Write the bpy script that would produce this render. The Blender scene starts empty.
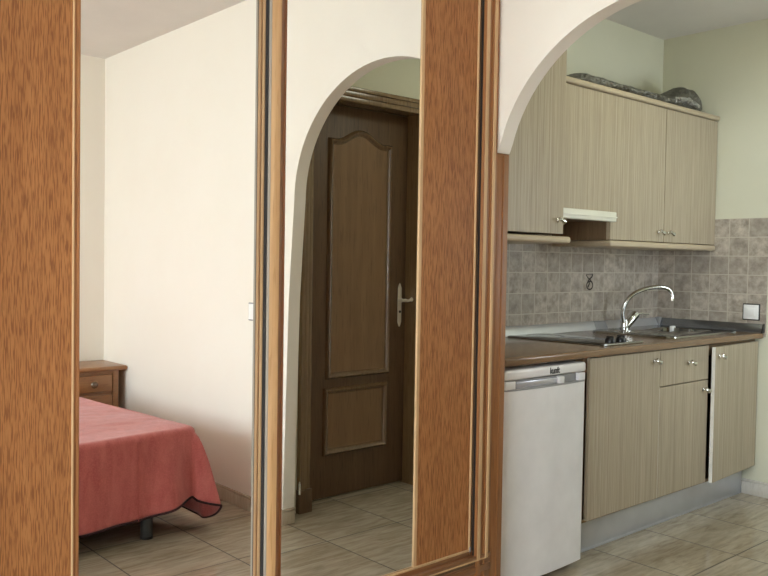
import bpy, bmesh, math, random
from mathutils import Vector, Matrix, noise as mnoise

random.seed(4)
SC = bpy.context.scene
COL = SC.collection
PI = math.pi

# ------------------------------------------------------------------ helpers
class MB:
    """collects shapes in one bmesh; build() links it as one object (mesh in world coordinates)"""
    def __init__(self): self.bm = bmesh.new()
    def box(self, x0, y0, z0, x1, y1, z1, bev=0, seg=2):
        b = bmesh.new()
        vs = [b.verts.new((x, y, z)) for x in (x0, x1) for y in (y0, y1) for z in (z0, z1)]
        for f in ((0,1,3,2),(4,6,7,5),(0,4,5,1),(2,3,7,6),(0,2,6,4),(1,5,7,3)): b.faces.new([vs[i] for i in f])
        bmesh.ops.recalc_face_normals(b, faces=b.faces)
        if bev: bmesh.ops.bevel(b, geom=b.edges[:], offset=bev, segments=seg, profile=.5, affect='EDGES', clamp_overlap=True)
        return self._add(b)
    def _add(self, b, M=None):
        if M is not None: b.transform(M)
        m = bpy.data.meshes.new('tmp'); b.to_mesh(m); b.free()
        self.bm.from_mesh(m); bpy.data.meshes.remove(m)
        return self
    def prism(self, pts, axis, a, c, bev=0, seg=2):
        """polygon pts (u,v) extruded along axis from a to c. axis x: (y,z); y: (x,z); z: (x,y)"""
        b = bmesh.new()
        def P(u, v, w): return {'x': (w, u, v), 'y': (u, w, v), 'z': (u, v, w)}[axis]
        r0 = [b.verts.new(P(u, v, a)) for u, v in pts]; r1 = [b.verts.new(P(u, v, c)) for u, v in pts]
        n = len(pts)
        b.faces.new(r0); b.faces.new(r1[::-1])
        for i in range(n): b.faces.new((r0[i], r1[i], r1[(i+1) % n], r0[(i+1) % n]))
        bmesh.ops.recalc_face_normals(b, faces=b.faces)
        if bev: bmesh.ops.bevel(b, geom=b.edges[:], offset=bev, segments=seg, profile=.5, affect='EDGES', clamp_overlap=True)
        return self._add(b)
    def tube(self, pts, rad, n=16, cap=True, squash=None):
        b = bmesh.new(); pts = [Vector(p) for p in pts]
        if not hasattr(rad, '__len__'): rad = [rad]*len(pts)
        rings = []; up = None
        for i, p in enumerate(pts):
            t = (pts[min(i+1, len(pts)-1)] - pts[max(i-1, 0)]).normalized()
            if up is None: up = Vector((0,0,1)) if abs(t.z) < .9 else Vector((0,1,0))
            s = t.cross(up).normalized(); up = s.cross(t).normalized()
            rings.append([b.verts.new(p + (s*math.cos(k*2*PI/n) + up*math.sin(k*2*PI/n))*rad[i]) for k in range(n)])
        for r, q in zip(rings, rings[1:]):
            for k in range(n): b.faces.new((r[k], r[(k+1) % n], q[(k+1) % n], q[k]))
        if cap: b.faces.new(rings[0][::-1]); b.faces.new(rings[-1])
        bmesh.ops.recalc_face_normals(b, faces=b.faces)
        return self._add(b)
    def lathe(self, prof, org, axis=(0,0,1), n=28, cap=True):
        """prof: list of (radius, height) along axis from org"""
        ax = Vector(axis).normalized()
        q = Vector((0,0,1)).rotation_difference(ax).to_matrix().to_4x4()
        b = bmesh.new(); rings = []
        for r, h in prof:
            rings.append([b.verts.new((r*math.cos(k*2*PI/n), r*math.sin(k*2*PI/n), h)) for k in range(n)])
        for r, s in zip(rings, rings[1:]):
            for k in range(n): b.faces.new((r[k], r[(k+1) % n], s[(k+1) % n], s[k]))
        if cap:
            if prof[0][0] > 1e-4: b.faces.new(rings[0][::-1])
            if prof[-1][0] > 1e-4: b.faces.new(rings[-1])
        bmesh.ops.remove_doubles(b, verts=b.verts, dist=1e-6)
        bmesh.ops.recalc_face_normals(b, faces=b.faces)
        return self._add(b, Matrix.Translation(Vector(org)) @ q)
    def build(self, name, mat, parent=None, smooth=35, label=None, sub=0):
        me = bpy.data.meshes.new(name); self.bm.to_mesh(me); self.bm.free()
        o = bpy.data.objects.new(name, me); COL.objects.link(o)
        if mat: me.materials.append(mat)
        if smooth:
            for p in me.polygons: p.use_smooth = True
            me.set_sharp_from_angle(angle=math.radians(smooth))
        if parent:
            o.parent = parent
            o.matrix_parent_inverse = PINV.get(parent.name, Matrix.Identity(4))
            PINV[o.name] = Matrix.Identity(4)
        if label: o['label'] = label
        if sub:
            m = o.modifiers.new('sub', 'SUBSURF'); m.levels = sub; m.render_levels = sub
        return o
PINV = {}
def box(*a, **k): return MB().box(*a, **k)
def tag(o, label, cat, group=None, kind=None):
    o['label'] = label; o['category'] = cat
    if group: o['group'] = group
    if kind: o['kind'] = kind
    return o
def thing(name, loc, label, cat, group=None, kind=None):
    o = bpy.data.objects.new(name, None); COL.objects.link(o)
    o.location = loc; o.empty_display_size = .1
    PINV[o.name] = Matrix.Translation(Vector(loc)).inverted()
    return tag(o, label, cat, group, kind)
def struct(o, label, cat): return tag(o, label, cat, kind='structure')

# ------------------------------------------------------------------ materials
def newmat(name):
    m = bpy.data.materials.new(name); m.use_nodes = True
    nt = m.node_tree; return m, nt, nt.nodes['Principled BSDF']
def N(nt, t, **kw):
    n = nt.nodes.new(t)
    for k, v in kw.items():
        if k in n.inputs: n.inputs[k].default_value = v
        else: setattr(n, k, v)
    return n
def L(nt, a, b): nt.links.new(a, b)
def coords(nt, scale=(1,1,1)):
    tc = N(nt, 'ShaderNodeTexCoord'); mp = N(nt, 'ShaderNodeMapping'); mp.inputs['Scale'].default_value = scale
    L(nt, tc.outputs['Object'], mp.inputs['Vector']); return mp.outputs['Vector']
def noise(nt, vec, scale=1, detail=4, rough=.55, dist=0):
    n = N(nt, 'ShaderNodeTexNoise'); n.inputs['Scale'].default_value = scale; n.inputs['Detail'].default_value = detail
    n.inputs['Roughness'].default_value = rough; n.inputs['Distortion'].default_value = dist
    L(nt, vec, n.inputs['Vector']); return n.outputs['Fac']
def ramp(nt, fac, stops):
    r = N(nt, 'ShaderNodeValToRGB'); e = r.color_ramp.elements
    while len(e) < len(stops): e.new(.5)
    for q, (p, c) in zip(e, stops): q.position = p; q.color = (*c, 1)
    L(nt, fac, r.inputs['Fac']); return r.outputs['Color']
def mix(nt, fac, a, b, mode='MIX'):
    m = N(nt, 'ShaderNodeMix', data_type='RGBA', blend_type=mode)
    for s, v in ((m.inputs['Factor'], fac), (m.inputs['A'], a), (m.inputs['B'], b)):
        if isinstance(v, (int, float)): s.default_value = v
        elif isinstance(v, tuple): s.default_value = (*v, 1)
        else: L(nt, v, s)
    return m.outputs['Result']
def mth(nt, op, a, b=None):
    m = N(nt, 'ShaderNodeMath', operation=op)
    for s, v in zip(m.inputs, (a, b)):
        if v is None: continue
        if isinstance(v, (int, float)): s.default_value = v
        else: L(nt, v, s)
    return m.outputs[0]
def bump(nt, bsdf, h, strength=.2, dist=.002):
    b = N(nt, 'ShaderNodeBump'); b.inputs['Strength'].default_value = strength; b.inputs['Distance'].default_value = dist
    L(nt, h, b.inputs['Height']); L(nt, b.outputs['Normal'], bsdf.inputs['Normal'])
def plain(name, col, rough=.5, metal=0, coat=0, spec=.5, bumpy=None):
    m, nt, p = newmat(name)
    v = coords(nt); f = noise(nt, v, 9, 3)
    L(nt, ramp(nt, f, [(.3, tuple(c*.95 for c in col)), (.7, tuple(min(1, c*1.04) for c in col))]), p.inputs['Base Color'])
    p.inputs['Roughness'].default_value = rough; p.inputs['Metallic'].default_value = metal
    p.inputs['Coat Weight'].default_value = coat; p.inputs['Specular IOR Level'].default_value = spec
    if bumpy: bump(nt, p, noise(nt, coords(nt), bumpy[0], 4), bumpy[1], bumpy[2])
    return m
def plaster(name, col, dark, bs=70, bst=.12, dist=.003):
    m, nt, p = newmat(name); v = coords(nt)
    f = noise(nt, v, 1.6, 5, .6)
    c = ramp(nt, f, [(.30, dark), (.62, col)])
    L(nt, c, p.inputs['Base Color']); p.inputs['Roughness'].default_value = .75
    p.inputs['Specular IOR Level'].default_value = .25
    bump(nt, p, noise(nt, v, bs, 5, .6), bst, dist)
    return m
def wood(name, base, dark, light, grain=(55,55,3.2), fleck=(170,170,16), fl=.6, rough=.38, coat=.15, axis='z', bst=.10, th=(.57,.66)):
    """axis = direction of the grain"""
    m, nt, p = newmat(name)
    def sc(s):
        a, b, c = s
        return {'z': (a, b, c), 'x': (c, a, b), 'y': (a, c, b)}[axis]
    v1 = coords(nt, sc(grain)); v2 = coords(nt, sc(fleck)); v3 = coords(nt, sc((7,7,.7)))
    g = noise(nt, v1, 1, 4, .6, .4); big = noise(nt, v3, 1, 3, .5, .6); f = noise(nt, v2, 1, 2, .5, .2)
    c = ramp(nt, big, [(.28, tuple(x*.86 for x in base)), (.7, tuple(x*1.08 for x in base))])
    c = mix(nt, ramp(nt, g, [(.45, (0,0,0)), (.72, (.55,.55,.55))]), c, light)
    fm = ramp(nt, f, [(th[0], (0,0,0)), (th[1], (fl, fl, fl))])
    c = mix(nt, fm, c, dark)
    L(nt, c, p.inputs['Base Color']); p.inputs['Roughness'].default_value = rough; p.inputs['Coat Weight'].default_value = coat
    p.inputs['Coat Roughness'].default_value = .25
    bump(nt, p, f, bst, .001)
    return m
def grid(nt, coord, spacing, off, width):
    """1 on the joint, and the cell index"""
    u = mth(nt, 'DIVIDE', mth(nt, 'SUBTRACT', coord, off), spacing)
    fr = mth(nt, 'FRACT', u); d = mth(nt, 'ABSOLUTE', mth(nt, 'SUBTRACT', fr, .5))
    return mth(nt, 'GREATER_THAN', d, .5 - width/spacing/2), mth(nt, 'FLOOR', u)
def cellrand(nt, a, b):
    cmb = N(nt, 'ShaderNodeCombineXYZ'); L(nt, a, cmb.inputs[0]); L(nt, b, cmb.inputs[1])
    w = N(nt, 'ShaderNodeTexWhiteNoise', noise_dimensions='3D'); L(nt, cmb.outputs[0], w.inputs['Vector'])
    return w.outputs['Value'], w.outputs['Color']
def floor_tiles():
    m, nt, p = newmat('floor_tile')
    tc = N(nt, 'ShaderNodeTexCoord'); sx = N(nt, 'ShaderNodeSeparateXYZ'); L(nt, tc.outputs['Object'], sx.inputs[0])
    X, Y = sx.outputs[0], sx.outputs[1]
    gx, ix = grid(nt, X, .4166, 1.388, .0055)
    lo = mth(nt, 'LESS_THAN', Y, 1.29)
    ya, ia = grid(nt, Y, .47, .970, .0055); yb, ib = grid(nt, Y, .47, 1.613, .0055)
    gy = mth(nt, 'ADD', mth(nt, 'MULTIPLY', ya, lo), mth(nt, 'MULTIPLY', yb, mth(nt, 'SUBTRACT', 1.0, lo)))
    rnd, rc = cellrand(nt, ix, mth(nt, 'ADD', ia, mth(nt, 'MULTIPLY', ib, 17)))
    add = N(nt, 'ShaderNodeVectorMath', operation='MULTIPLY_ADD')
    L(nt, rc, add.inputs[0]); add.inputs[1].default_value = (5,5,5); L(nt, tc.outputs['Object'], add.inputs[2])
    mp = N(nt, 'ShaderNodeMapping'); mp.inputs['Scale'].default_value = (7, 42, 20); L(nt, add.outputs[0], mp.inputs['Vector'])
    st = noise(nt, mp.outputs['Vector'], 1, 6, .62, .5)
    mp2 = N(nt, 'ShaderNodeMapping'); mp2.inputs['Scale'].default_value = (2.2, 6, 6); L(nt, add.outputs[0], mp2.inputs['Vector'])
    st2 = noise(nt, mp2.outputs['Vector'], 1, 3, .5, .3)
    c = ramp(nt, st, [(.34, (.24,.19,.125)), (.5, (.385,.325,.235)), (.66, (.50,.44,.34))])
    c = mix(nt, .45, c, ramp(nt, st2, [(.35, (.28,.225,.155)), (.65, (.44,.385,.30))]))
    c = mix(nt, mth(nt, 'MULTIPLY', rnd, .12), c, (.33,.28,.2))
    gm = mth(nt, 'MAXIMUM', gx, gy)
    c = mix(nt, gm, c, (.05,.035,.022))
    L(nt, c, p.inputs['Base Color'])
    L(nt, mth(nt, 'ADD', mth(nt, 'MULTIPLY', gm, .5), .09), p.inputs['Roughness'])
    bump(nt, p, mth(nt, 'SUBTRACT', 1.0, gm), .25, .002)
    return m
def wall_tiles(name, axis, off, sp):
    m, nt, p = newmat(name)
    tc = N(nt, 'ShaderNodeTexCoord'); sx = N(nt, 'ShaderNodeSeparateXYZ'); L(nt, tc.outputs['Object'], sx.inputs[0])
    U, Z = sx.outputs[axis], sx.outputs[2]
    gu, iu = grid(nt, U, sp, off, .0042); gz, iz = grid(nt, Z, .1025, 1.495, .0042)
    rnd, rc = cellrand(nt, iu, iz)
    add = N(nt, 'ShaderNodeVectorMath', operation='MULTIPLY_ADD')
    L(nt, rc, add.inputs[0]); add.inputs[1].default_value = (9,9,9); L(nt, tc.outputs['Object'], add.inputs[2])
    f = noise(nt, add.outputs[0], 22, 6, .65)
    c = ramp(nt, f, [(.32, (.275,.235,.19)), (.5, (.45,.395,.33)), (.68, (.62,.56,.48))])
    c = mix(nt, mth(nt, 'MULTIPLY', rnd, .5), c, (.25,.215,.18))
    gm = mth(nt, 'MAXIMUM', gu, gz)
    c = mix(nt, gm, c, (.56,.52,.43))
    L(nt, c, p.inputs['Base Color']); p.inputs['Roughness'].default_value = .42
    h = mth(nt, 'ADD', mth(nt, 'MULTIPLY', f, .35), mth(nt, 'SUBTRACT', 1.0, gm))
    bump(nt, p, h, .35, .002)
    return m
def laminate(name, axis='z'):
    m, nt, p = newmat(name)
    def sc(s):
        a, b, c = s
        return {'z': (a, b, c), 'x': (c, a, b)}[axis]
    g1 = noise(nt, coords(nt, sc((110,110,.6))), 1, 3, .6, .15); g2 = noise(nt, coords(nt, sc((260,260,5))), 1, 3, .6)
    c = ramp(nt, g1, [(.30, (.33,.275,.19)), (.5, (.42,.355,.255)), (.68, (.48,.415,.31))])
    c = mix(nt, ramp(nt, g2, [(.46, (0,0,0)), (.64, (.5,.5,.5))]), c, (.27,.21,.145))
    L(nt, c, p.inputs['Base Color']); p.inputs['Roughness'].default_value = .42
    return m
def fabric(name, col, light):
    m, nt, p = newmat(name); v = coords(nt)
    tc = N(nt, 'ShaderNodeTexCoord')
    w1 = N(nt, 'ShaderNodeTexWave', wave_type='BANDS', bands_direction='X'); w1.inputs['Scale'].default_value = 90; w1.inputs['Distortion'].default_value = 1.5
    L(nt, tc.outputs['Object'], w1.inputs['Vector'])
    f = noise(nt, coords(nt, (160,160,160)), 1, 3, .6); g = noise(nt, coords(nt, (26,26,7)), 1, 4, .6, .5)
    c = ramp(nt, g, [(.3, col), (.7, light)])
    c = mix(nt, ramp(nt, f, [(.42, (0,0,0)), (.7, (.35,.35,.35))]), c, tuple(min(1, x*1.35) for x in light))
    L(nt, c, p.inputs['Base Color']); p.inputs['Roughness'].default_value = .85
    p.inputs['Sheen Weight'].default_value = .35; p.inputs['Sheen Roughness'].default_value = .5
    bump(nt, p, mth(nt, 'ADD', mth(nt, 'MULTIPLY', w1.outputs['Fac'], .3), mth(nt, 'ADD', f, g)), .25, .004)
    return m

M_wall = plaster('cream_plaster', (.85,.815,.735), (.83,.79,.70))
M_wallk = plaster('pale_kitchen_plaster', (.69,.685,.555), (.66,.655,.52))
M_ceil = plaster('rough_white_ceiling', (.76,.735,.70), (.70,.675,.645), 120, .5, .006)
M_floor = floor_tiles()
M_tb = wall_tiles('backsplash_tile_back', 0, 4.0, .1)
M_tr = wall_tiles('backsplash_tile_side', 1, 2.594, .108)
M_skirt = wood('skirting_tile', (.47,.40,.30), (.33,.27,.19), (.56,.50,.40), (90,90,10), (160,160,30), .3, .25, 0)
M_skirtk = wood('pale_skirting_tile', (.66,.63,.57), (.50,.46,.40), (.74,.71,.66), (90,90,10), (160,160,30), .3, .25, 0)
M_oak = wood('oak_panel', (.365,.155,.053), (.13,.042,.011), (.43,.195,.072), (60,60,3.0), (430,430,21), .66, .50, 0, 'z', .08, (.47,.585))
M_oak.node_tree.nodes['Principled BSDF'].inputs['Specular IOR Level'].default_value = .3
M_frame = wood('oak_frame', (.30,.125,.042), (.16,.055,.016), (.40,.19,.07), (70,70,2.0), (190,190,9), .5, .42, .12)
M_frameh = wood('oak_frame_level', (.22,.09,.032), (.12,.04,.012), (.32,.15,.055), (70,70,2.0), (190,190,9), .5, .30, .35, 'x')
M_bead = wood('pale_bead', (.56,.36,.185), (.36,.2,.09), (.68,.48,.28), (90,90,2), (200,200,8), .3, .5, .05)
M_stile_lit = wood('oak_stile_lit', (.50,.295,.13), (.30,.15,.055), (.62,.41,.21), (70,70,2), (190,190,9), .45, .45, .1)  # left half of the stile: light falling on it put into the colour
M_stile_shade = wood('oak_stile_shaded', (.24,.09,.028), (.12,.04,.012), (.32,.13,.045), (70,70,2), (190,190,9), .45, .45, .1)  # right half of the same stile: its shade put into the colour
M_mstile = wood('matte_stile', (.34,.19,.085), (.18,.09,.035), (.45,.28,.14), (70,70,2), (190,190,9), .4, .75, 0)
M_dark = wood('dark_oak', (.115,.064,.030), (.06,.03,.014), (.17,.10,.048), (60,60,2.4), (140,140,9), .6, .5, .0)
M_darkp = wood('dark_oak_veneer', (.20,.112,.05), (.11,.056,.024), (.27,.16,.075), (26,26,1.6), (120,120,7), .5, .5, .0)
M_mould = wood('dark_oak_moulding', (.15,.088,.042), (.08,.04,.018), (.22,.14,.07), (70,70,2), (150,150,9), .5, .25, .5)
M_casing = wood('dark_oak_casing', (.20,.125,.06), (.10,.055,.025), (.30,.20,.105), (70,70,2), (150,150,9), .5, .25, .5)
M_pine = wood('honey_pine', (.30,.135,.05), (.16,.065,.02), (.38,.19,.075), (8,60,60), (24,150,150), .4, .35, .3)
M_lam = laminate('striped_laminate')
M_lamx = laminate('striped_laminate_level', 'x')
M_board = wood('beech_board', (.50,.41,.285), (.41,.32,.21), (.57,.48,.35), (60,60,2), (170,170,10), .3, .4, .1, 'x')
M_lamd = wood('brown_carcass', (.20,.13,.07), (.12,.07,.035), (.26,.175,.10), (60,60,2), (150,150,9), .4, .5, 0)
M_top = wood('worktop_laminate', (.215,.13,.07), (.14,.08,.042), (.28,.175,.10), (60,60,3), (150,150,14), .4, .16, .1, 'x', .03)
M_white = plain('white_enamel', (.80,.79,.79), .25)
M_whitep = plain('white_plastic', (.90,.90,.89), .35)
M_hood = plain('ivory_visor', (.74,.73,.63), .35)
M_edge = plain('white_melamine_edge', (.80,.78,.72), .5)
M_grey = plain('grey_plastic', (.30,.30,.30), .4)
M_silver = plain('silver_plastic', (.55,.54,.58), .25, .5)
M_black = plain('black_plastic', (.012,.012,.013), .3)
M_gap_shade = plain('black_gap_shade', (.015,.012,.010), .8)  # paints the dark shade in the gaps round the sliding doors
M_chrome = plain('chrome', (.72,.72,.70), .10, 1)
M_steel = plain('brushed_steel', (.33,.33,.315), .14, 1)
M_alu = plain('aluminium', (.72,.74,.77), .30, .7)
M_alud = plain('aluminium_dark_reflection', (.30,.32,.35), .22, .9)  # copy of the aluminium with a dark reflection put into its colour
M_kick = plain('satin_aluminium_kick', (.62,.64,.68), .30, .6)
M_estrip = plain('matte_edge', (.30,.26,.21), .7)
M_glass = plain('black_ceramic_glass', (.018,.018,.018), .07, 0, 0, .8)
M_foil = plain('crinkled_foil', (.22,.215,.19), .32, .95, 0, .5, (60, .9, .02))
M_foilb = plain('bright_foil', (.62,.62,.60), .28, .95, 0, .5, (90, 1.0, .02))
M_brass = plain('aged_nickel', (.80,.74,.62), .42, .4)
M_cloth = fabric('coral_cloth', (.43,.085,.078), (.56,.15,.135))
M_hem = plain('dark_maroon_hem', (.035,.008,.010), .85)
M_mat = plain('grey_mattress', (.30,.27,.25), .9)
M_legm = plain('dark_grey_metal', (.055,.06,.065), .4, .3)
M_ink = plain('black_ink', (.02,.02,.02), .5)
M_inkt = plain('dark_brown_glaze', (.035,.028,.022), .5)
M_wglass = plain('white_frame', (.80,.80,.78), .4)
m, nt, p = newmat('mirror_silver')
nz = noise(nt, coords(nt), 2, 2)
L(nt, ramp(nt, nz, [(.3, (.90,.90,.885)), (.7, (.905,.905,.89))]), p.inputs['Base Color'])
p.inputs['Metallic'].default_value = 1; p.inputs['Roughness'].default_value = 0.0
M_mirror = m

# ------------------------------------------------------------------ key dimensions (metres)
W0, W1 = 2.199, 2.262          # wall with the arch
KR = 4.467                     # kitchen right wall
KB = 2.594                     # kitchen back wall
BY = -1.305                    # bedroom back wall
HY = .555                      # hall wall with the door
LX = -2.40                     # bedroom left wall
CZ, CK = 2.492, 2.552
T = .12

# ------------------------------------------------------------------ setting
struct(box(LX-T, BY-T, -.06, KR+T, KB+T, 0).build('floor', M_floor, smooth=0), 'glossy beige streaked floor tiles with thin dark joints', 'floor')
struct(box(LX-T, BY-T, CZ, W0+.02, 1.93, CZ+.1).build('ceiling', M_ceil, smooth=0), 'rough white bedroom ceiling seen in the left mirror', 'ceiling')
struct(box(W0+.02, HY-T, CK, KR+T, KB+T, CK+.1).build('ceiling_kitchen', M_ceil, smooth=0), 'greyish kitchenette ceiling behind the arch', 'ceiling')
struct(box(LX-T, BY-T, 0, W1, BY, CZ+.06).build('wall_back', M_wall, smooth=0), 'cream bedroom wall behind the nightstand', 'wall')
# wall with the arch: outline in (y,z)
ac, aa, az, ab = 1.313, .589, 1.506, .5315
pts = [(BY, 0), (.661, 0), (.676, .58), (.690, 1.05), (.706, 1.28)]
for k in range(0, 49):
    th = PI - k*PI/48
    y, z = ac + aa*math.cos(th), az + ab*math.sin(th)
    if y > 1.5 and z < 1.612: break
    pts.append((y, z))
pts += [(1.895, 1.612), (1.915, 1.612), (1.915, 0), (KB+T, 0), (KB+T, CK+.05), (BY, CK+.05)]
struct(MB().prism(pts, 'x', W0, W1).build('wall_right', M_wall, smooth=25), 'cream plaster wall with the round arched opening to the kitchenette', 'wall')
jb = MB(); jb.box(W0-.010, 1.897, 0, W1+.001, 1.916, 1.611, .002); jb.box(W0+.032, 1.8935, 0, W0+.038, 1.898, 1.605, .0015)
struct(jb.build('trim_1', M_frame), 'brown wooden jamb lining under the right foot of the arch', 'trim')
# left wall with an unseen wide balcony opening, added as the light source
wy0, wy1, wz1 = -1.0, 1.35, 2.2
wl = MB(); wl.box(LX-T, BY-T, 0, LX, wy0, CZ+.06); wl.box(LX-T, wy1, 0, LX, 2.0, CZ+.06); wl.box(LX-T, wy0, wz1, LX, wy1, CZ+.06)
struct(wl.build('wall_left', M_wall, smooth=0), 'cream bedroom wall around the balcony opening', 'wall')
wd = thing('window_1', (LX-.06, (wy0+wy1)/2, 0), 'white framed wide balcony opening added out of view to light the bedroom', 'window', kind='structure')
fr = MB(); fr.box(LX-.09, wy0, 0, LX-.03, wy0+.05, wz1, .004); fr.box(LX-.09, wy1-.05, 0, LX-.03, wy1, wz1, .004); fr.box(LX-.09, wy0, wz1-.05, LX-.03, wy1, wz1, .004); fr.box(LX-.09, wy0, 0, LX-.03, wy1, .025, .003)
fr.build('window_frame', M_wglass, wd)
struct(box(LX-1.6, wy0-.8, -.06, LX-T, wy1+.8, -.01).build('balcony_floor', M_floor, smooth=0), 'tiled balcony floor outside the bedroom', 'floor')
struct(box(LX-1.72, wy0-.8, -.06, LX-1.6, wy1+.8, .95).build('added_parapet', M_wall, smooth=0), 'solid cream parapet added outside the bedroom to block low daylight', 'wall')  # unseen parapet added to cut low daylight, so the bed shades the wall
# wall around the wardrobe
wf = MB(); wf.box(LX-T, 1.93, 0, .40, 2.05, CZ+.06); wf.box(.40, 1.93, 2.36, W0, 2.05, CZ+.06)
struct(wf.build('wall_front', M_wall, smooth=0), 'cream wall around and above the fitted wardrobe', 'wall')
struct(box(.40, 1.905, 0, W0, 1.93, .128).build('trim_2', M_wall, smooth=0), 'plastered plinth under the wardrobe', 'trim')
# kitchenette and hall
struct(box(W1, KB, 0, KR+T, KB+T, CK+.05).build('wall_kitchen_back', M_wallk, smooth=0), 'pale green wall above the kitchen cabinets', 'wall')
struct(box(KR, HY-T, 0, KR+T, KB, CK+.05).build('wall_kitchen_right', M_wallk, smooth=0), 'pale kitchenette side wall right of the cabinets', 'wall')
dx0, dx1, dzt = 2.425, 3.150, 2.03
kx0, kx1, kz0, kz1 = 3.86, 4.30, 1.0, 2.0      # unseen hall window, added to brighten the kitchenette
wh = MB(); wh.box(W1, HY-T, 0, dx0-.02, HY, CK+.05); wh.box(dx1+.02, HY-T, 0, kx0, HY, CK+.05); wh.box(kx1, HY-T, 0, KR, HY, CK+.05); wh.box(kx0, HY-T, 0, kx1, HY, kz0); wh.box(kx0, HY-T, kz1, kx1, HY, CK+.05); wh.box(dx0-.1, HY-T-.03, -.02, dx1+.1, HY-T, dzt+.1); wh.box(dx0-.02, HY-T, dzt+.02, dx1+.02, HY, CK+.05)  # includes a thin backing added behind the door against light leaks
struct(wh.build('wall_hall', M_wallk, smooth=0), 'pale green hall wall around the dark wooden door', 'wall')
struct(box(W1, KB-.008, .86, KR-.008, KB, 1.495).build('trim_3', M_tb, smooth=0), 'grey brown square backsplash tiles behind the worktop', 'tiles')
struct(box(KR-.008, 1.946, .86, KR, KB, 1.495).build('trim_4', M_tr, smooth=0), 'grey square backsplash tiles on the side wall under the wall cabinets', 'tiles')
w2 = thing('added_hall_window', ((kx0+kx1)/2, HY-.06, kz0), 'white framed hall window added out of view to light the kitchen cabinets', 'window', kind='structure')
fr = MB()
for a in ((kx0, kz0, kx0+.05, kz1), (kx1-.05, kz0, kx1, kz1), (kx0, kz0, kx1, kz0+.05), (kx0, kz1-.05, kx1, kz1)): fr.box(a[0], HY-.08, a[1], a[2], HY-.03, a[3], .004)
fr.build('window_frame', M_wglass, w2)
# skirting tiles
def skirt(*a): 
    x0,y0,x1,y1,h = a; b = MB(); b.box(x0,y0,0,x1,y1,h-.014,.0015); b.box(x0,y0,h-.013,x1,y1,h,.003); return b
sb = skirt(W0-.012, BY+.012, W0, .66, .073); sb.box(W0-.012, .661, 0, W1, .673, .059, .0015); sb.box(W0-.012, .661, .060, W1, .673, .073, .003)
struct(sb.build('baseboard_right', M_skirt), 'beige skirting tiles along the bedroom wall and round the arch foot', 'skirting')
struct(skirt(LX, BY, W0, BY+.012, .073).build('baseboard_back', M_skirt), 'beige skirting tiles behind the bed', 'skirting')
struct(skirt(KR-.012, HY, KR, 2.07, .080).build('baseboard_kitchen', M_skirtk), 'pale skirting tiles under the kitchenette side wall', 'skirting')

# door in the hall (seen in the right mirror)
dr = thing('door_1', ((dx0+dx1)/2, .45, 0), 'dark brown panelled wooden door behind the arch in the right mirror', 'door', kind='structure')
cs = MB()
def casing_profile(c0, c1, vertical, z0=0, z1=0, sgn=1):
    """two stepped mouldings; inner edge c0, outer edge c1"""
    w = (c1-c0)
    for a, b, d in ((0, .34, .012), (.34, .72, .019), (.72, 1.0, .026)):
        p0, p1 = sorted((c0+w*a, c0+w*b))
        if vertical: cs.box(p0, HY-.002, z0, p1, HY+d, z1, .003)
        else: cs.box(z0, HY-.002, p0, z1, HY+d, p1, .003)
casing_profile(dx0, dx0-.072, True, 0, dzt); casing_profile(dx1, dx1+.072, True, 0, dzt); casing_profile(dzt, dzt+.072, False, dx0-.072, dx1+.072)
cs.box(dx0-.02, HY-T, 0, dx0, HY, dzt+.02); cs.box(dx1, HY-T, 0, dx1+.02, HY, dzt+.02); cs.box(dx0, HY-T, dzt, dx1, HY, dzt+.02)
cs.build('door_casing', M_casing, dr)
MB().box(dx0-.076, HY, 0, dx0+.001, HY+.03, .115, .003).build('plinth_block', M_dark, dr)
hg = MB(); hg.lathe([(.006,0),(.006,.055)], (dx0-.078, HY+.034, .10)); hg.lathe([(.0035,0),(.0045,.008)], (dx0-.078, HY+.034, .155)); hg.build('door_stop', M_chrome, dr)
LY0, LY1 = .415, .4553
lf = MB(); lf.box(dx0+.003, LY0, .008, dx1-.003, LY1, dzt-.004, .002)
leaf = lf.build('door_leaf', M_dark, dr)
def moulding(path, name, r=.017, closed=True):
    b = bmesh.new(); n = len(path); prof = [(-1,0),(-.8,.6),(-.25,1.0),(.3,.75),(.6,.35),(1,.25),(1,0)]
    rings = []
    for i in range(n):
        p0, p1, p2 = (Vector((*path[(i+k) % n], 0)) for k in (-1, 0, 1))
        d1, d2 = (p1-p0).normalized(), (p2-p1).normalized()
        n1, n2 = Vector((-d1.y, d1.x, 0)), Vector((-d2.y, d2.x, 0)); nn = (n1+n2); nn = nn/max(.3, nn.length_squared)*2
        rings.append([b.verts.new((p1.x+nn.x*u*r, LY1+v*.021, p1.y+nn.y*u*r)) for u, v in prof])
    for i in range(n):
        A, B = rings[i], rings[(i+1) % n]
        for k in range(len(prof)-1): b.faces.new((A[k], A[k+1], B[k+1], B[k]))
    bmesh.ops.recalc_face_normals(b, faces=b.faces)
    o = MB(); o._add(b); return o.build(name, M_mould, leaf, 40)
px0, px1 = 2.612, 3.012
def arched(x0, x1, zb, zs, zp):
    c = (x0+x1)/2; h = (x1-x0)/2
    out = [(x0, zb), (x1, zb)]
    for k in range(0, 33):
        t = 1 - 2*k/32; x = c + h*t
        a = abs(t)
        z = zs + (zp-zs)*(0.5+0.5*math.cos(PI*min(1, a/.80))) if a < .80 else zs
        out.append((x, z))
    return out
up = arched(px0, px1, .637, 1.840, 1.898)
moulding(up, 'panel_moulding'); MB().prism(arched(px0+.012, px1-.012, .65, 1.833, 1.893), 'y', LY1-.002, LY1+.003).build('upper_panel', M_darkp, leaf)
lowp = [(px0-.014, .243), (px1-.012, .243), (px1-.012, .56), (px0-.014, .56)]
moulding(lowp, 'panel_moulding'); MB().box(px0-.002, LY1-.002, .255, px1-.024, LY1+.003, .548).build('lower_panel', M_darkp, leaf)
hx = 3.103
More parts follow.
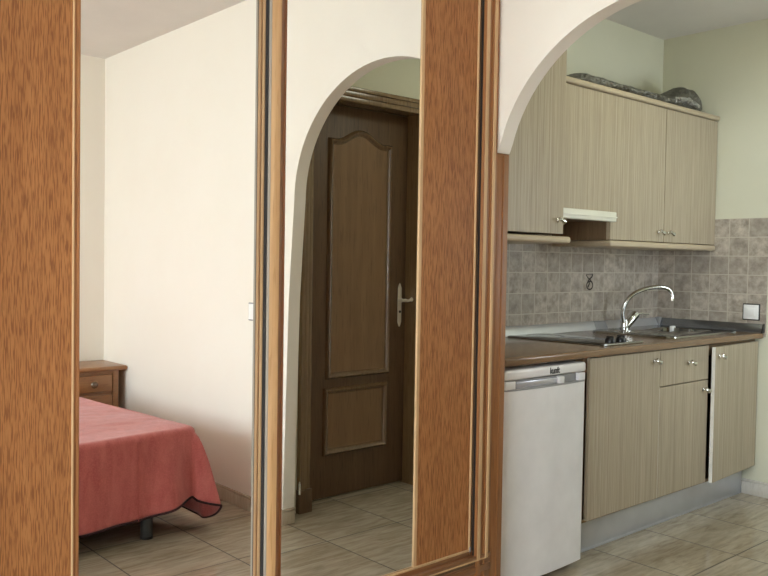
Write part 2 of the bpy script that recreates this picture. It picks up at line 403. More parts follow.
hd = MB(); hd.prism([(hx-.013,.90),(hx-.007,.882),(hx,.872),(hx+.007,.882),(hx+.013,.90),(hx+.013,1.085),(hx+.007,1.10),(hx,1.112),(hx-.007,1.10),(hx-.013,1.085)], 'y', LY1, LY1+.006, .0015)
hd = hd.build('handle_plate', M_brass, leaf)
lv = MB(); lv.lathe([(.012,0),(.012,.012),(.008,.02),(.008,.045)], (hx, LY1+.006, 1.018), (0,1,0))
lv.tube([(hx-.02, LY1+.046, 1.018), (hx, LY1+.05, 1.02), (hx+.018, LY1+.052, 1.016), (hx+.036, LY1+.052, 1.020), (hx+.048, LY1+.05, 1.022)], [.006,.009,.007,.008,.013], 12)
lv.build('door_handle', M_brass, leaf)
kl = MB(); kl.lathe([(.007,0),(.007,.003)], (hx, LY1+.006, .955), (0,1,0)); kl.build('keyhole', M_black, leaf)

# ------------------------------------------------------------------ fitted wardrobe
wr = thing('wardrobe', (1.30, 1.95, .12), 'built-in oak wardrobe with two mirrored sliding doors beside the arch', 'wardrobe')
ca = MB(); ca.box(.42, 1.955, .13, .44, 2.48, 2.34); ca.box(2.16, 1.955, .13, 2.18, 2.48, 2.34); ca.box(.44, 2.46, .13, 2.16, 2.48, 2.34); ca.box(.44, 1.96, .13, 2.16, 2.46, .15); ca.box(.44, 1.96, 2.32, 2.16, 2.46, 2.34)
ca.build('carcass', M_lamd, wr)
FX0, FX1 = .42, 2.197
# outer frame: stepped moulding; (from, to, front y, material) with distances from the inner edge
FI, LI, BI, HI = 2.119, .497, .224, 2.295
def member(name, mk, mat, steps):
    b = MB()
    for u0, u1, y in steps: mk(b, u0, u1, y)
    return b.build(name, mat, wr)
flat_ = [(.0, .023, 1.8865), (.0225, .041, 1.892), (.040, .047, 1.888), (.057, .0775, 1.8935)]
lit_bead_ = [(.046, .058, 1.883)]  # raised bead in paler wood: moulding highlight put into the colour
lit_face_ = [(.003, .021, 1.8855)]  # paler face strip painted where the frame catches light
for nm, mt, st in (('frame_jamb', M_frame, flat_), ('frame_lit_strip', M_bead, lit_bead_ + lit_face_)):
    zb_ = .125 if mt is M_frame else BI-.015
    member(nm, lambda b, u0, u1, y: b.box(FI+u0, y, zb_, FI+u1, 1.952, 2.36, .002), mt, st)
    member(nm, lambda b, u0, u1, y: b.box(LI-u1, y, zb_, LI-u0, 1.952, 2.36, .002), mt, st)
sill_ = [(.0, .013, 1.8866), (.0125, .036, 1.8905), (.036, .060, 1.887), (.060, .096, 1.8925)]
b = MB(); b.box(FI-.0025, 1.8975, BI, FI+.001, 1.945, 2.295); b.build('frame_gap_shade', M_gap_shade, wr)  # black strip painting shade between frame and right door
member('frame_sill', lambda b, u0, u1, y: b.box(LI-.0775, y+.0004, BI-u1, FI+.0775, 1.952, BI-u0, .002), M_frameh, sill_)
member('frame_lit_strip', lambda b, u0, u1, y: b.box(LI-.05, y, BI-u1, FI+.052, 1.952, BI-u0, .002), M_bead, [(.012, .0175, 1.8845)])  # paler strip painting the light line along the sill
member('frame_head', lambda b, u0, u1, y: b.box(LI-.0775, y+.0004, HI+u0, FI+.0775, 1.952, HI+u1, .002), M_frameh, [(.0, .065, 1.888)])
li, fi = LI, FI
tk = MB(); tk.box(li, 1.8905, .196, fi, 1.953, .214); tk.box(li, 1.895, .214, fi, 1.8965, .219); tk.box(li, 1.924, .214, fi, 1.926, .219)
tk.build('floor_track', M_dark, wr)
tkb = MB(); tkb.box(1.945, 1.8915, .212, 2.00, 1.895, .2165, .001); tkb.build('track_clip', M_bead, wr)
ZB, ZT = .226, 2.29
def slider(side, xl, xr, mx0, mx1, px0, px1, y):
    """side +1: wooden panel on the right of the mirror, -1: on the left; y = front plane of the mirror"""
    d = bpy.data.objects.new('sliding_door', None); COL.objects.link(d); d.parent = wr
    d.matrix_parent_inverse = PINV[wr.name]; d.location = ((xl+xr)/2, y, ZB)
    PINV[d.name] = Matrix.Translation(Vector(d.location)).inverted()
    d['label'] = 'sliding door with mirror and wood panel on its %s side' % ('right' if side > 0 else 'left')
    b = MB(); b.box(mx0, y, ZB+.02, mx1, y+.006, ZT-.02); b.build('mirror', M_mirror, d, 0)
    b = MB(); b.box(px0, y-.003, ZB+.02, px1, y+.008, ZT-.02); b.build('wood_panel', M_oak, d)
    # rails
    b = MB(); b.box(xl, y-.008, ZB-.004, xr, y+.012, ZB+.014, .002); b.build('bottom_rail', M_frameh, d)
    b = MB(); b.box(mx0 if side > 0 else px0, y-.0075, ZB+.014, px1 if side > 0 else mx1, y-.002, ZB+.022, .002); b.build('bead', M_bead, d)
    b = MB(); b.box(xl, y-.008, ZT-.022, xr, y+.012, ZT+.004, .002); b.build('top_rail', M_frameh, d)
    return d
# right door (front track)
yR = 1.9094
dR = slider(1, 1.270, 2.118, 1.322, 1.846, 1.850, 2.102, yR)
b = MB(); b.prism([(1.270, yR+.014), (1.270, yR-.010), (1.274, yR-.013), (1.280, yR-.016), (1.288, yR-.018), (1.2955, yR-.0178), (1.2955, yR+.014)], 'z', ZB, ZT); b.build('stile', M_stile_lit, dR, 50)
b = MB(); b.prism([(1.2955, yR+.014), (1.2955, yR-.0178), (1.301, yR-.015), (1.308, yR-.008), (1.316, yR-.003), (1.318, yR-.0045), (1.323, yR-.004), (1.324, yR-.001), (1.324, yR+.014)], 'z', ZB, ZT); b.build('stile', M_stile_shade, dR, 50)
b = MB(); b.box(1.2685, yR-.010, ZB, 1.270, yR+.002, ZT); b.build('edge_strip', M_estrip, dR)
b = MB(); b.box(1.2665, yR+.002, ZB, 1.270, yR+.016, ZT); b.build('gap_shade', M_gap_shade, dR)  # black strip painting the shadow gap between the two doors
b = MB(); b.box(1.839, yR-.005, ZB+.02, 1.8465, yR+.006, ZT-.02, .002); b.build('bead', M_bead, dR)
b = MB(); b.box(1.846, yR-.0045, ZB+.02, 1.8525, yR+.006, ZT-.02, .0015); b.build('bead', M_bead, dR)
b = MB(); b.box(2.0985, yR-.008, ZB, 2.1065, yR+.012, ZT, .0025); b.build('bead', M_bead, dR)
b = MB(); b.box(2.1065, yR-.003, ZB, 2.118, yR+.012, ZT, .002); b.box(2.1135, yR-.006, ZB, 2.1165, yR, ZT, .001); b.build('stile', M_dark, dR)
b = MB(); b.box(2.118, yR-.001, ZB, 2.1265, yR+.014, ZT, .001); b.build('gap_shade', M_gap_shade, dR)  # black strip painting shade between this door and the frame
b = MB(); b.box(2.100, yR-.0095, ZB+.012, 2.106, yR-.0075, ZB+.030, .0005); b.build('corner_cap', M_silver, dR)
# left door (rear track)
yL = 1.938
dL = slider(-1, .500, 1.335, .762, 1.256, .525, .744, yL)
b = MB(); b.box(.500, yL-.006, ZB, .525, yL+.012, ZT, .003); b.build('stile', M_frame, dL)
b = MB(); b.box(.7435, yL-.007, ZB, .7485, yL+.006, ZT, .002); b.build('bead', M_bead, dL)
b = MB(); b.box(.7485, yL-.004, ZB, .7545, yL+.006, ZT, .001); b.box(.7545, yL-.0055, ZB, .7620, yL+.006, ZT, .002); b.build('stile', M_frame, dL)
b = MB(); b.box(1.2545, yL-.0065, ZB, 1.2615, yL+.006, ZT, .0025); b.build('stile', M_mstile, dL)
b = MB(); b.box(1.2610, yL-.0085, ZB, 1.2755, yL+.012, ZT, .005); b.build('bead', M_bead, dL)
b = MB(); b.box(1.2755, yL-.0065, ZB, 1.335, yL+.012, ZT, .001); b.build('gap_shade', M_gap_shade, dL)  # black strip painting shade where this door runs behind the other

# ------------------------------------------------------------------ bed and nightstand (seen in the left mirror)
bed = thing('bed', (1.865, .52, 0), 'low bed under a coral red bedspread in the left mirror', 'bed')
bx0, bx1, by0, by1, bz = .52, 1.865, BY+.03, .520, .470
MB().box(bx0+.02, by0, .30, bx1-.02, by1-.02, bz-.012, .05, 4).build('mattress', M_mat, bed)
MB().box(bx0+.03, by0, .24, bx1-.03, by1-.03, .30, .006).build('bed_base', M_legm, bed)
for lx, ly in ((1.635, .475), (.66, .475), (1.635, by0+.12), (.66, by0+.12)):
    b = MB(); b.lathe([(.026,.0),(.026,.245)], (lx, ly, 0), n=24); o = b.build('leg', M_legm, bed)
    b = MB(); b.lathe([(.028,.0),(.028,.012)], (lx, ly, 0), n=24); b.build('foot_cap', M_black, o)
def bedspread():
    r = .045; path = []   # (x,y, nx,ny, s tag)
    nS = 70; nF = 110; nC = 34
    ye = by0+.02
    for i in range(nS): t = i/(nS-1); path.append((bx0, ye+(by1-r-ye)*t, -1, 0))
    for i in range(1, nC): a = PI - (PI/2)*i/nC; path.append((bx0+r+r*math.cos(a), by1-r+r*math.sin(a), math.cos(a), math.sin(a)))
    for i in range(nF): t = i/(nF-1); path.append((bx0+r+(bx1-bx0-2*r)*t, by1, 0, 1))
    for i in range(1, nC): a = PI/2 - (PI/2)*i/nC; path.append((bx1-r+r*math.cos(a), by1-r+r*math.sin(a), math.cos(a), math.sin(a)))
    for i in range(nS): t = i/(nS-1); path.append((bx1, by1-r-(by1-r-ye)*t, 1, 0))
    R = 22; b = bmesh.new(); rings = []
    def hem(i, x, y, nx, ny):
        corner = max(0, nx)*max(0, ny)*2          # 1 in the middle of the near corner
        if ny > .99:                              # foot end
            z = .098 + .004*math.sin(x*7)
            u = (x-1.30)/(bx1-r-1.30)
            if u > 0: z = .098 + .012*u + .046*max(0, (u-.5)/.5)**1.5
            o = .012 + .006*math.sin(x*11)+.004*math.sin(x*29)
            if u > .55: o += .045*math.sin((u-.55)/.45*PI)**2 * 1.0
            return z, o
        if ny > .01 and nx > 0:
            a = math.atan2(ny, nx)/(PI/2)         # 1 at foot side -> 0 at right side
            if a > .62: k = (1-a)/.38; z = .156 + (.118-.156)*k; o = .012 + .125*k**1.1
            else: k = a/.62; kk = 1-k; z = .118 - .088*math.sin(kk*PI*.5); o = .137 - .075*kk
            return z, o
        if ny > .01: return .10, .03
        yy = (by1 - r - y)
        if nx > 0:
            near = max(0, 1-yy/.5)
            return .03 + .05*min(1, yy/.4), .020 + .042*near + .010*math.sin(yy*16)*near
        return .10, .02
    for j in range(R+1):
        t = j/R; ring = []
        for i, (x, y, nx, ny) in enumerate(path):
            z1, o1 = hem(i, x, y, nx, ny)
            if j <= 5:                            # soft roll over the mattress edge
                a = (j/5)*PI/2; rr = .03
                o = -rr + rr*math.sin(a) + .006; z = bz - rr + rr*math.cos(a)
            else:
                k = (j-5)/(R-5); o = .006 + (o1-.006)*k**(1.25-.6*min(1, o1/.1)); z = (bz-.03) + (z1-(bz-.03))*k
            w = .004*mnoise.noise(Vector((x*9, y*9, z*4)))*min(1, j/8) + .0015*mnoise.noise(Vector((x*40, y*40, z*25)))
            ring.append(b.verts.new((x+nx*(o+w), y+ny*(o+w), z + .004*mnoise.noise(Vector((x*4, y*4, 0)))*(1-min(1, j/6)))))
        rings.append(ring)
    n = len(path)
    for A, B in zip(rings, rings[1:]):
        for i in range(n-1): b.faces.new((A[i], A[i+1], B[i+1], B[i]))
    # top sheet: columns from the foot end to the head end
    c0, c1 = nS-1, n-nS
    cols = []
    for c in range(c0, c1+1):
        rv = rings[0][c]; colm = []
        for i in range(nS):
            if i == nS-1: colm.append(rv); continue
            if c == c0: colm.append(rings[0][i]); continue
            if c == c1: colm.append(rings[0][n-1-i]); continue
            t = i/(nS-1); x = rv.co.x; y = ye + (rv.co.y-ye)*t
            fade = min(1, (x-bx0)/.08, (bx1-x)/.08, (by1-y)/.08); fade = max(0, fade)
            z = bz + .004*mnoise.noise(Vector((x*4, y*4, 0))) + fade*(.010*mnoise.noise(Vector((x*2.4, y*2.6, 3))) + .005*mnoise.noise(Vector((x*5+y*4, y*20-x*6, 1))))
            colm.append(b.verts.new((x, y, z)))
        cols.append(colm)
    for A, B in zip(cols, cols[1:]):
        for i in range(nS-1): b.faces.new((A[i], A[i+1], B[i+1], B[i]))
    bmesh.ops.remove_doubles(b, verts=b.verts, dist=1e-5)
    bmesh.ops.recalc_face_normals(b, faces=b.faces)
    hempts = [tuple(v.co) for v in rings[-1] if v.is_valid]
    o = MB(); o._add(b); o = o.build('bedspread', M_cloth, bed, 180)
    sm = o.modifiers.new('thickness', 'SOLIDIFY'); sm.thickness = .003; sm.offset = -1
    h = MB(); h.tube(hempts, .0052, 8); h.build('hem_trim', M_hem, o, 60)
    # stitched seam down the foot end
    sx = 1.56; q = MB(); q.tube([(sx, by1+.0075+.010*(k/10)**1.25, bz-.03-(bz-.03-.105)*k/10) for k in range(11)], .0016, 6); q.build('seam', M_cloth, o, 60)
bedspread()
bed.rotation_euler = (0, 0, math.radians(-5))

ns = thing('nightstand', (1.99, -1.13, 0), 'small honey brown wooden nightstand in the corner beside the bed', 'nightstand')
nx0, nx1, ny0, ny1 = 1.835, 2.15, BY+.012, -.965
nb = MB(); nb.box(nx0, ny0, .06, nx1, ny1-.015, .545, .003); nb.box(nx1-.038, ny1-.016, .0, nx1, ny1, .545, .003); nb.box(nx0, ny1-.016, .0, nx0+.038, ny1, .545, .003); nb.box(nx0, ny1-.016, .525, nx1, ny1-.002, .545); nb.box(nx0, ny1-.016, .06, nx1, ny1-.002, .10)
nb.build('body', M_pine, ns)
MB().box(nx0-.035, ny0, .545, W0-.004, ny1+.025, .572, .011, 4).build('top', M_pine, ns)
for z0, z1 in ((.418, .522), (.268, .400), (.115, .250)):
    d = MB(); d.box(nx0+.042, ny1-.016, z0, nx1-.042, ny1+.006, z1, .006, 3); d = d.build('drawer', M_pine, ns)
    k = MB(); k.lathe([(.009,0),(.009,.012),(.019,.022),(.0215,.030),(.015,.038),(0,.041)], ((nx0+nx1)/2-.008, ny1+.006, (z0+z1)/2), (0,1,0)); k.build('knob', M_mould, d)

def wall_switch(name, loc_y, z, x, side, h, w, label, frame_mat):
    s = thing(name, (x, loc_y, z-h/2), label, 'switch')
    b = MB(); b.box(x-.008, loc_y-w/2, z-h/2, x-.0005, loc_y+w/2, z+h/2, .004, 3); b.build('frame', frame_mat, s)
    b = MB(); b.box(x-.011, loc_y-w/2+.006, z-h/2+.006, x-.006, loc_y+w/2-.006, z+h/2-.006, .003, 3); pl = b.build('plate', M_whitep, s)
    b = MB(); b.box(x-.014, loc_y-w*.25, z-h*.25, x-.010, loc_y+w*.25, z+h*.25, .002); b.build('rocker', M_whitep, s)
    return s
wall_switch('light_switch', .462, .977, W0, -1, .088, .088, 'white light switch on the bedroom wall at the edge of the left mirror', M_grey)
wall_switch('wall_switch', 2.027, .989, KR-.008, -1, .090, .094, 'white square switch in dark frame on the grey tiles above the worktop', M_black)

# ------------------------------------------------------------------ kitchen: base units
def knob(loc, ax, parent, r=.010):
    k = MB(); ax = Vector(ax)
    k.lathe([(.009,0),(.009,.003),(.005,.006),(.0045,.016),(.007,.019)], loc, ax, 18)
    p = Vector(loc) + ax*.024
    side = Vector((0,0,1)).cross(ax).normalized()
    dirv = (side*.85 + Vector((0,0,-.35))).normalized()
    k.tube([p-dirv*.020, p-dirv*.017, p-dirv*.004, p+dirv*.007, p+dirv*.017, p+dirv*.022], [.003,.009,.008,.009,.0115,.005], 14)
    return k.build('knob', M_chrome, parent, 50)
FY = 1.985
def unit(name, x0, x1, label, y0=FY+.02, y1=KB-.015, z0=.152, z1=.846, mat=M_lamd, edge=None):
    c = thing(name, ((x0+x1)/2, (y0+y1)/2, z0), label, 'cabinet', 'fitted kitchen cabinets')
    b = MB(); t = .016
    b.box(x0, y0, z0, x0+t, y1, z1); b.box(x1-t, y0, z0, x1, y1, z1); b.box(x0+t, y0, z0, x1-t, y1, z0+t); b.box(x0+t, y1-.006, z0+t, x1-t, y1, z1)
    b.box(x0+t, y0, z1-.06, x1-t, y0+.016, z1)
    b.build('carcass', mat, c); return c
def front(x0, x1, z0, z1, parent, name='door', y=FY):
    b = MB(); b.box(x0, y, z0, x1, y+.018, z1, .0012, 1); return b.build(name, M_lam, parent)
u = unit('base_cabinet', 2.889, 3.462, 'striped grey beige base cabinet next to the white fridge')
d = front(2.911, 3.4605, .164, .8435, u); knob((3.405, FY, .800), (0,-1,0), d)
b = MB(); b.box(3.4607, FY+.001, .164, 3.4632, FY+.017, .672); b.build('edge_strip', M_edge, u)
u = unit('base_cabinet', 3.4635, 3.9155, 'middle base cabinet with a drawer above its door, under the sink')
d = front(3.4645, 3.913, .677, .8435, u, 'drawer'); knob((3.72, FY, .772), (0,-1,0), d)
d = front(3.4645, 3.913, .164, .672, u); knob((3.868, FY, .628), (0,-1,0), d)
u = unit('base_cabinet', 3.917, KR-.004, 'last base cabinet by the side wall with its door ajar')
# door ajar, hinged at the right end
ang = math.radians(3.6); hxp, hyp, wd_ = KR-.010, FY, .542
c_, s_ = math.cos(ang), math.sin(ang)
def rot(o):
    o.matrix_parent_inverse = PINV[u.name] @ (Matrix.Translation((hxp, hyp, 0)) @ Matrix.Rotation(ang, 4, 'Z') @ Matrix.Translation((-hxp, -hyp, 0)))
d = front(hxp-wd_, hxp, .164, .835, u); rot(d)
kk = knob((hxp-wd_+.040, FY, .790), (0,-1,0), d)
e = MB(); e.box(hxp-wd_-.0012, FY+.0004, .164, hxp-wd_, FY+.0176, .835); e.build('edge_strip', M_edge, d)
b = MB(); b.box(2.857, 2.053, 0, KR-.013, 2.066, .152, .001); b.box(2.857, 2.0515, 0, KR-.013, 2.054, .010, .001)
tag(b.build('kick_board', M_kick), 'grey metallic kick board along the floor under the base cabinets', 'kick board')

# worktop with cut-out for the sink
cx, cy, cr = 4.135, 2.285, .175
wt = MB(); zt, zb = .880, .850
X0, X1, Y0, Y1 = 2.342, KR-.001, FY-.024, KB-.009
hx0, hx1, hy0, hy1 = 3.93, 4.335, 2.09, 2.475
wt.box(X0, Y0, zb, hx0, Y1, zt, .008, 4); wt.box(hx1, Y0, zb, X1, Y1, zt, .008, 4); wt.box(hx0-.02, Y0, zb, hx1+.02, hy0, zt, .008, 4); wt.box(hx0-.02, hy1, zb, hx1+.02, Y1, zt, .0001, 1)
wt.box(hx0-.03, Y0+.02, zb+.001, hx0, Y1-.02, zt-.00005); wt.box(hx1, Y0+.02, zb+.001, hx1+.03, Y1-.02, zt-.00005)
tag(wt.build('worktop', M_top), 'brown wood worktop with rounded front edge over cabinets and fridge', 'worktop')
us = thing('upstand', (3.4, KB-.02, .88), 'aluminium sealing strip along the back and side of the worktop', 'trim')
def prof(y, sgn): return [(y, .8805), (y+sgn*.024, .8805), (y+sgn*.021, .894), (y+sgn*.008, .923), (y+sgn*.004, .927), (y, .927)]
MB().prism(prof(KB-.009, -1), 'x', X0, KR-.010).build('back_strip', M_alu, us)
pr = [(KR-.009-dx, z) for dx, z in ((0,.8805),(.024,.8805),(.021,.894),(.008,.923),(.004,.927),(0,.927))]
MB().prism(pr, 'y', 1.960, KB-.034).build('side_strip', M_alud, us)
b = MB(); b.prism([(KR-.009-dx, z) for dx, z in ((0,.8805),(.026,.8805),(.023,.896),(.009,.926),(.004,.929),(0,.929))], 'y', 1.955, 1.961); b.build('end_cap', M_black, us)
b = MB(); b.prism(prof(KB-.0085, -1.12), 'x', 3.80, 3.91, .001); b.build('joint_clip', M_grey, us)
b = MB(); b.box(KR-.042, KB-.042, .8805, KR-.0085, KB-.0085, .931, .004); b.build('corner_piece', M_grey, us)

# sink
sk = thing('sink', (4.04, 2.30, .88), 'stainless steel sink with round bowl set in the worktop', 'sink')
sx0, sx1, sy0, sy1 = 3.70, 4.385, 2.056, 2.540
def rrect(x0, x1, y0, y1, r, n):
    pts = []
    for qx, qy, a0 in ((x1-r, y1-r, 0), (x0+r, y1-r, PI/2), (x0+r, y0+r, PI), (x1-r, y0+r, 3*PI/2)):
        for k in range(n): a = a0 + PI/2*k/(n-1); pts.append((qx+r*math.cos(a), qy+r*math.sin(a)))
    return pts
b = bmesh.new(); n = 12
outer = rrect(sx0, sx1, sy0, sy1, .05, n)
def ringv(pts, z): return [b.verts.new((x, y, z)) for x, y in pts]
def shrink(pts, k): 
    mx, my = (sx0+sx1)/2, (sy0+sy1)/2; w, h = (sx1-sx0)/2, (sy1-sy0)/2
    return [(mx+(x-mx)*(1-k/w), my+(y-my)*(1-k/h)) for x, y in pts]
rg = [ringv(outer, .8802), ringv(shrink(outer, .002), .8865), ringv(shrink(outer, .008), .8880), ringv(shrink(outer, .020), .8865)]
circ = []
for x, y in outer:
    a = math.atan2(y-cy, x-cx); circ.append((cx+cr*math.cos(a), cy+cr*math.sin(a)))
rg.append(ringv([(cx+(x-cx)*1.05, cy+(y-cy)*1.05) for x, y in circ], .8865))
rg.append(ringv([(cx+(x-cx)*1.02, cy+(y-cy)*1.02) for x, y in circ], .8885)); rg.append(ringv(circ, .8860))
for k, z in ((.985,.86), (.95,.80), (.90,.765), (.75,.752), (.25,.745), (.2,.742)): rg.append(ringv([(cx+(x-cx)*k, cy+(y-cy)*k) for x, y in circ], z))
for A, B in zip(rg, rg[1:]):
    for i in range(len(A)): b.faces.new((A[i], A[(i+1) % len(A)], B[(i+1) % len(A)], B[i]))
b.faces.new(rg[-1][::-1]); bmesh.ops.recalc_face_normals(b, faces=b.faces)
o = MB(); o._add(b); o.build('basin', M_steel, sk, 40)
b = MB()
for k in range(7): y = 2.14+.052*k; b.tube([(3.745, y, .8858), (3.80, y, .8862), (3.88-.02*abs(k-3)/3, y, .8855)], [.003,.004,.002], 8)
b.build('drainer_ribs', M_steel, sk)
b = MB(); b.lathe([(.034,0),(.034,.004),(.02,.006),(.0,.006)], (cx, cy, .742)); b.build('drain', M_chrome, sk)
b = MB(); b.box(4.255, 2.372, .868, 4.292, 2.392, .897, .006, 3); b.build('overflow_cap', M_whitep, sk)

# tap
tp = thing('kitchen_tap', (3.965, 2.49, .888), 'chrome kitchen tap with tall curved spout at the back of the sink', 'tap')
b = MB(); b.lathe([(.027,.0012),(.027,.006),(.022,.010),(.021,.040),(.018,.050)], (3.955, 2.487, .886)); b.build('base', M_chrome, tp)
sp = [(3.940,2.482,.925),(3.930,2.482,.95),(3.922,2.478,.99),(3.932,2.462,1.04),(3.960,2.440,1.077),(4.003,2.410,1.100),(4.050,2.38,1.113),(4.095,2.350,1.115),(4.123,2.330,1.105),(4.136,2.320,1.088),(4.140,2.316,1.065),(4.140,2.315,1.048)]
def smooth_path(p, n=6):
    p = [Vector(q) for q in p]; out = []
    for i in range(len(p)-1):
        a, b_, c, d_ = p[max(i-1, 0)], p[i], p[i+1], p[min(i+2, len(p)-1)]
        for k in range(n):
            t = k/n; out.append(.5*((2*b_) + (c-a)*t + (2*a-5*b_+4*c-d_)*t*t + (3*b_-a-3*c+d_)*t**3))
    return out+[p[-1]]
b = MB(); b.tube(smooth_path(sp), .0112, 14); b.tube([(4.140,2.315,1.056),(4.140,2.315,1.042)], .0125, 14); b.build('spout', M_chrome, tp, 60)
b = MB(); b.tube([(3.962,2.480,.905),(3.990,2.468,.938),(4.018,2.457,.968),(4.022,2.455,.972)], [.023,.024,.023,.016], 18); b.build('valve_body', M_chrome, tp, 50)
b = MB(); b.tube([(4.010,2.46,.966),(4.05,2.445,.970),(4.095,2.425,.966)], [.008,.005,.004], 10); b.build('lever', M_chrome, tp, 60)

# hob
hb = thing('hob', (3.215, 2.29, .88), 'black glass two-burner hob with two front knobs set in the worktop', 'hob')
b = MB(); b.box(3.068, 2.030, .8802, 3.362, 2.560, .8850, .0012); b.build('trim_frame', M_steel, hb)
b = MB(); b.box(3.072, 2.040, .8835, 3.358, 2.556, .8868, .001); b.build('glass_plate', M_glass, hb)
b = MB(); b.box(3.060, 2.018, .8802, 3.368, 2.040, .8905, .003); b.build('front_bar', M_steel, hb)
for yy, rr in ((2.27, .075), (2.45, .09)):
    b = MB(); b.lathe([(rr-.0012,0),(rr-.0012,.0004),(rr,.0004),(rr,0)], (3.215, yy, .8867), n=48, cap=False); b.build('burner_ring', M_grey, hb)
for xx in (3.205, 3.290):
    b = MB(); b.lathe([(.024,0),(.024,.004),(.0225,.012),(.018,.020),(.010,.0245),(0,.0255)], (xx, 2.085, .8868)); b.box(xx-.004, 2.067, .900, xx+.004, 2.103, .9145, .002); b.build('knob', M_black, hb)

# little painted jug tile on the backsplash
ft = thing('decorated_tile', (3.75, KB-.008, 1.09), 'small tile with a dark jug drawing on the backsplash behind the hob', 'tile')
b = MB(); b.box(3.703, KB-.010, 1.0895, 3.797, KB-.0075, 1.1845, .001); b.build('tile', M_tb, ft)
b = MB()
jy = KB-.0106
def flat(pts): b.prism(pts, 'y', jy, KB-.0095)
def stroke(path, w):
    for (x0, z0), (x1, z1) in zip(path, path[1:]):
        d = Vector((x1-x0, z1-z0)); 
        if d.length < 1e-5: continue
        nn = Vector((-d.y, d.x)).normalized()*w/2; e = d.normalized()*w*.3
        flat([(x0-e.x+nn.x, z0-e.y+nn.y), (x0-e.x-nn.x, z0-e.y-nn.y), (x1+e.x-nn.x, z1+e.y-nn.y), (x1+e.x+nn.x, z1+e.y+nn.y)])
jc = 3.765
stroke([(jc+.028*math.cos(a), 1.120+.022*math.sin(a)) for a in [k*2*PI/16 for k in range(17)]], .007)
stroke([(jc-.020, 1.135), (jc-.008, 1.150), (jc+.018, 1.165), (jc+.026, 1.178)], .008)
stroke([(jc+.020, 1.136), (jc+.004, 1.150), (jc-.020, 1.162), (jc-.034, 1.176)], .006)
stroke([(jc-.034, 1.177), (jc+.028, 1.177)], .003)
stroke([(jc-.015, 1.112), (jc-.004, 1.128), (jc-.006, 1.138)], .009)
b.build('jug_drawing', M_inkt, ft, 0)

# fridge
fg = thing('fridge', (2.60, 2.22, 0), 'white under-counter fridge below the left end of the worktop', 'fridge')
fx0, fx1, fy0 = 2.350, 2.852, 1.962
b = MB(); b.box(fx0+.004, fy0+.055, .022, fx1-.004, 2.50, .822, .006); b.build('body', M_white, fg)
b = MB(); b.box(fx0+.001, fy0, .797, fx1-.001, 2.50, .836, .010, 3); tpz = b.build('top_panel', M_white, fg)
dp = [(fx0, fy0+.050), (fx0, fy0+.028)]
for k in range(0, 7): a = PI + (PI/2)*k/6; dp.append((fx0+.026+.026*math.cos(a), fy0+.028+.026*math.sin(a)*1.0))
for k in range(1, 8): t = k/8; dp.append((fx0+.026+(fx1-fx0-.04)*t, fy0+.002-.010*math.sin(PI*t)))
for k in range(0, 6): a = 3*PI/2 + (PI/2)*k/5; dp.append((fx1-.014+.014*math.cos(a), fy0+.016+.014*math.sin(a)))
dp.append((fx1, fy0+.050))
b = MB(); b.prism(dp, 'z', .028, .757); fd = b.build('door', M_white, fg, 30)
b = MB(); b.prism(dp, 'z', .7575, .764); b.prism([(x, y+.020) for x, y in dp[:-1]]+[(fx1, fy0+.051)], 'z', .764, .7935); b.build('grip_band', M_grey, fd, 30)
for a in ((fx0+.002, fy0+.004, .763, fx0+.060, fy0+.045, .7935), (fx1-.045, fy0+.004, .763, fx1-.002, fy0+.045, .7935), (2.665, fy0-.004, .763, 2.700, fy0+.045, .790)): box(*a, .003).build('grip_lug', M_white, fd)
b = MB(); b.box(2.412, fy0+.004, .763, 2.664, fy0+.030, .789, .004); b.build('handle', M_silver, fd)
for x in (fx0+.04, fx1-.04):
    for y in (fy0+.09, 2.46): b = MB(); b.lathe([(.018,0),(.018,.006),(.01,.008),(.01,.024)], (x, y, 0)); b.build('foot', M_black, fg)
cu = bpy.data.curves.new('logo', 'FONT'); cu.body = 'kunft'; cu.size = .034; cu.extrude = .0006; cu.align_x = 'CENTER'; cu.offset = .0008
to = bpy.data.objects.new('logo_tmp', cu); COL.objects.link(to); bpy.context.view_layer.update()
me = bpy.data.meshes.new_from_object(to.evaluated_get(bpy.context.evaluated_depsgraph_get())); bpy.data.objects.remove(to)
me.transform(Matrix.Translation((2.640, fy0-.0004, .806)) @ Matrix.Rotation(PI/2, 4, 'X') @ Matrix.Scale(.88, 4, (1,0,0)))
me.materials.clear(); me.materials.append(M_ink)
lo = bpy.data.objects.new('logo', me); COL.objects.link(lo); lo.parent = tpz; lo.matrix_parent_inverse = Matrix.Identity(4)

# ------------------------------------------------------------------ wall cabinets
WY = 2.247
uL = unit('wall_cabinet', 2.34, 2.992, 'tall left wall cabinet standing forward above the fridge', WY-.032, KB-.002, 1.362, 2.30)
d = front(2.345, 2.990, 1.362, 2.298, uL, 'door', WY-.052); knob((2.950, WY-.052, 1.420), (0,-1,0), d)
b = MB(); b.box(2.34, WY-.056, 1.322, 3.048, KB-.01, 1.352, .012, 4)
b.build('pelmet_board', M_board, uL, label='pale round-edged board')
uH = unit('hood_cabinet', 2.996, 3.428, 'short wall cabinet above the cooker hood', WY+.02, KB-.002, 1.50, 2.036)
d = front(2.998, 3.4297, 1.472, 2.034, uH, 'flap_door', WY)
hdx = thing('cooker_hood', (3.21, 2.42, 1.44), 'slim cooker hood with ivory front visor between the wall cabinets', 'cooker hood')
b = MB(); b.box(3.000, WY+.02, 1.440, 3.424, KB-.02, 1.498, .002); b.build('hood_body', M_lamd, hdx)
b = MB(); b.box(3.000, WY-.030, 1.434, 3.438, WY-.002, 1.480, .005, 3); b.box(3.000, WY-.034, 1.452, 3.438, WY-.028, 1.458, .001); v = b.build('visor', M_hood, hdx)
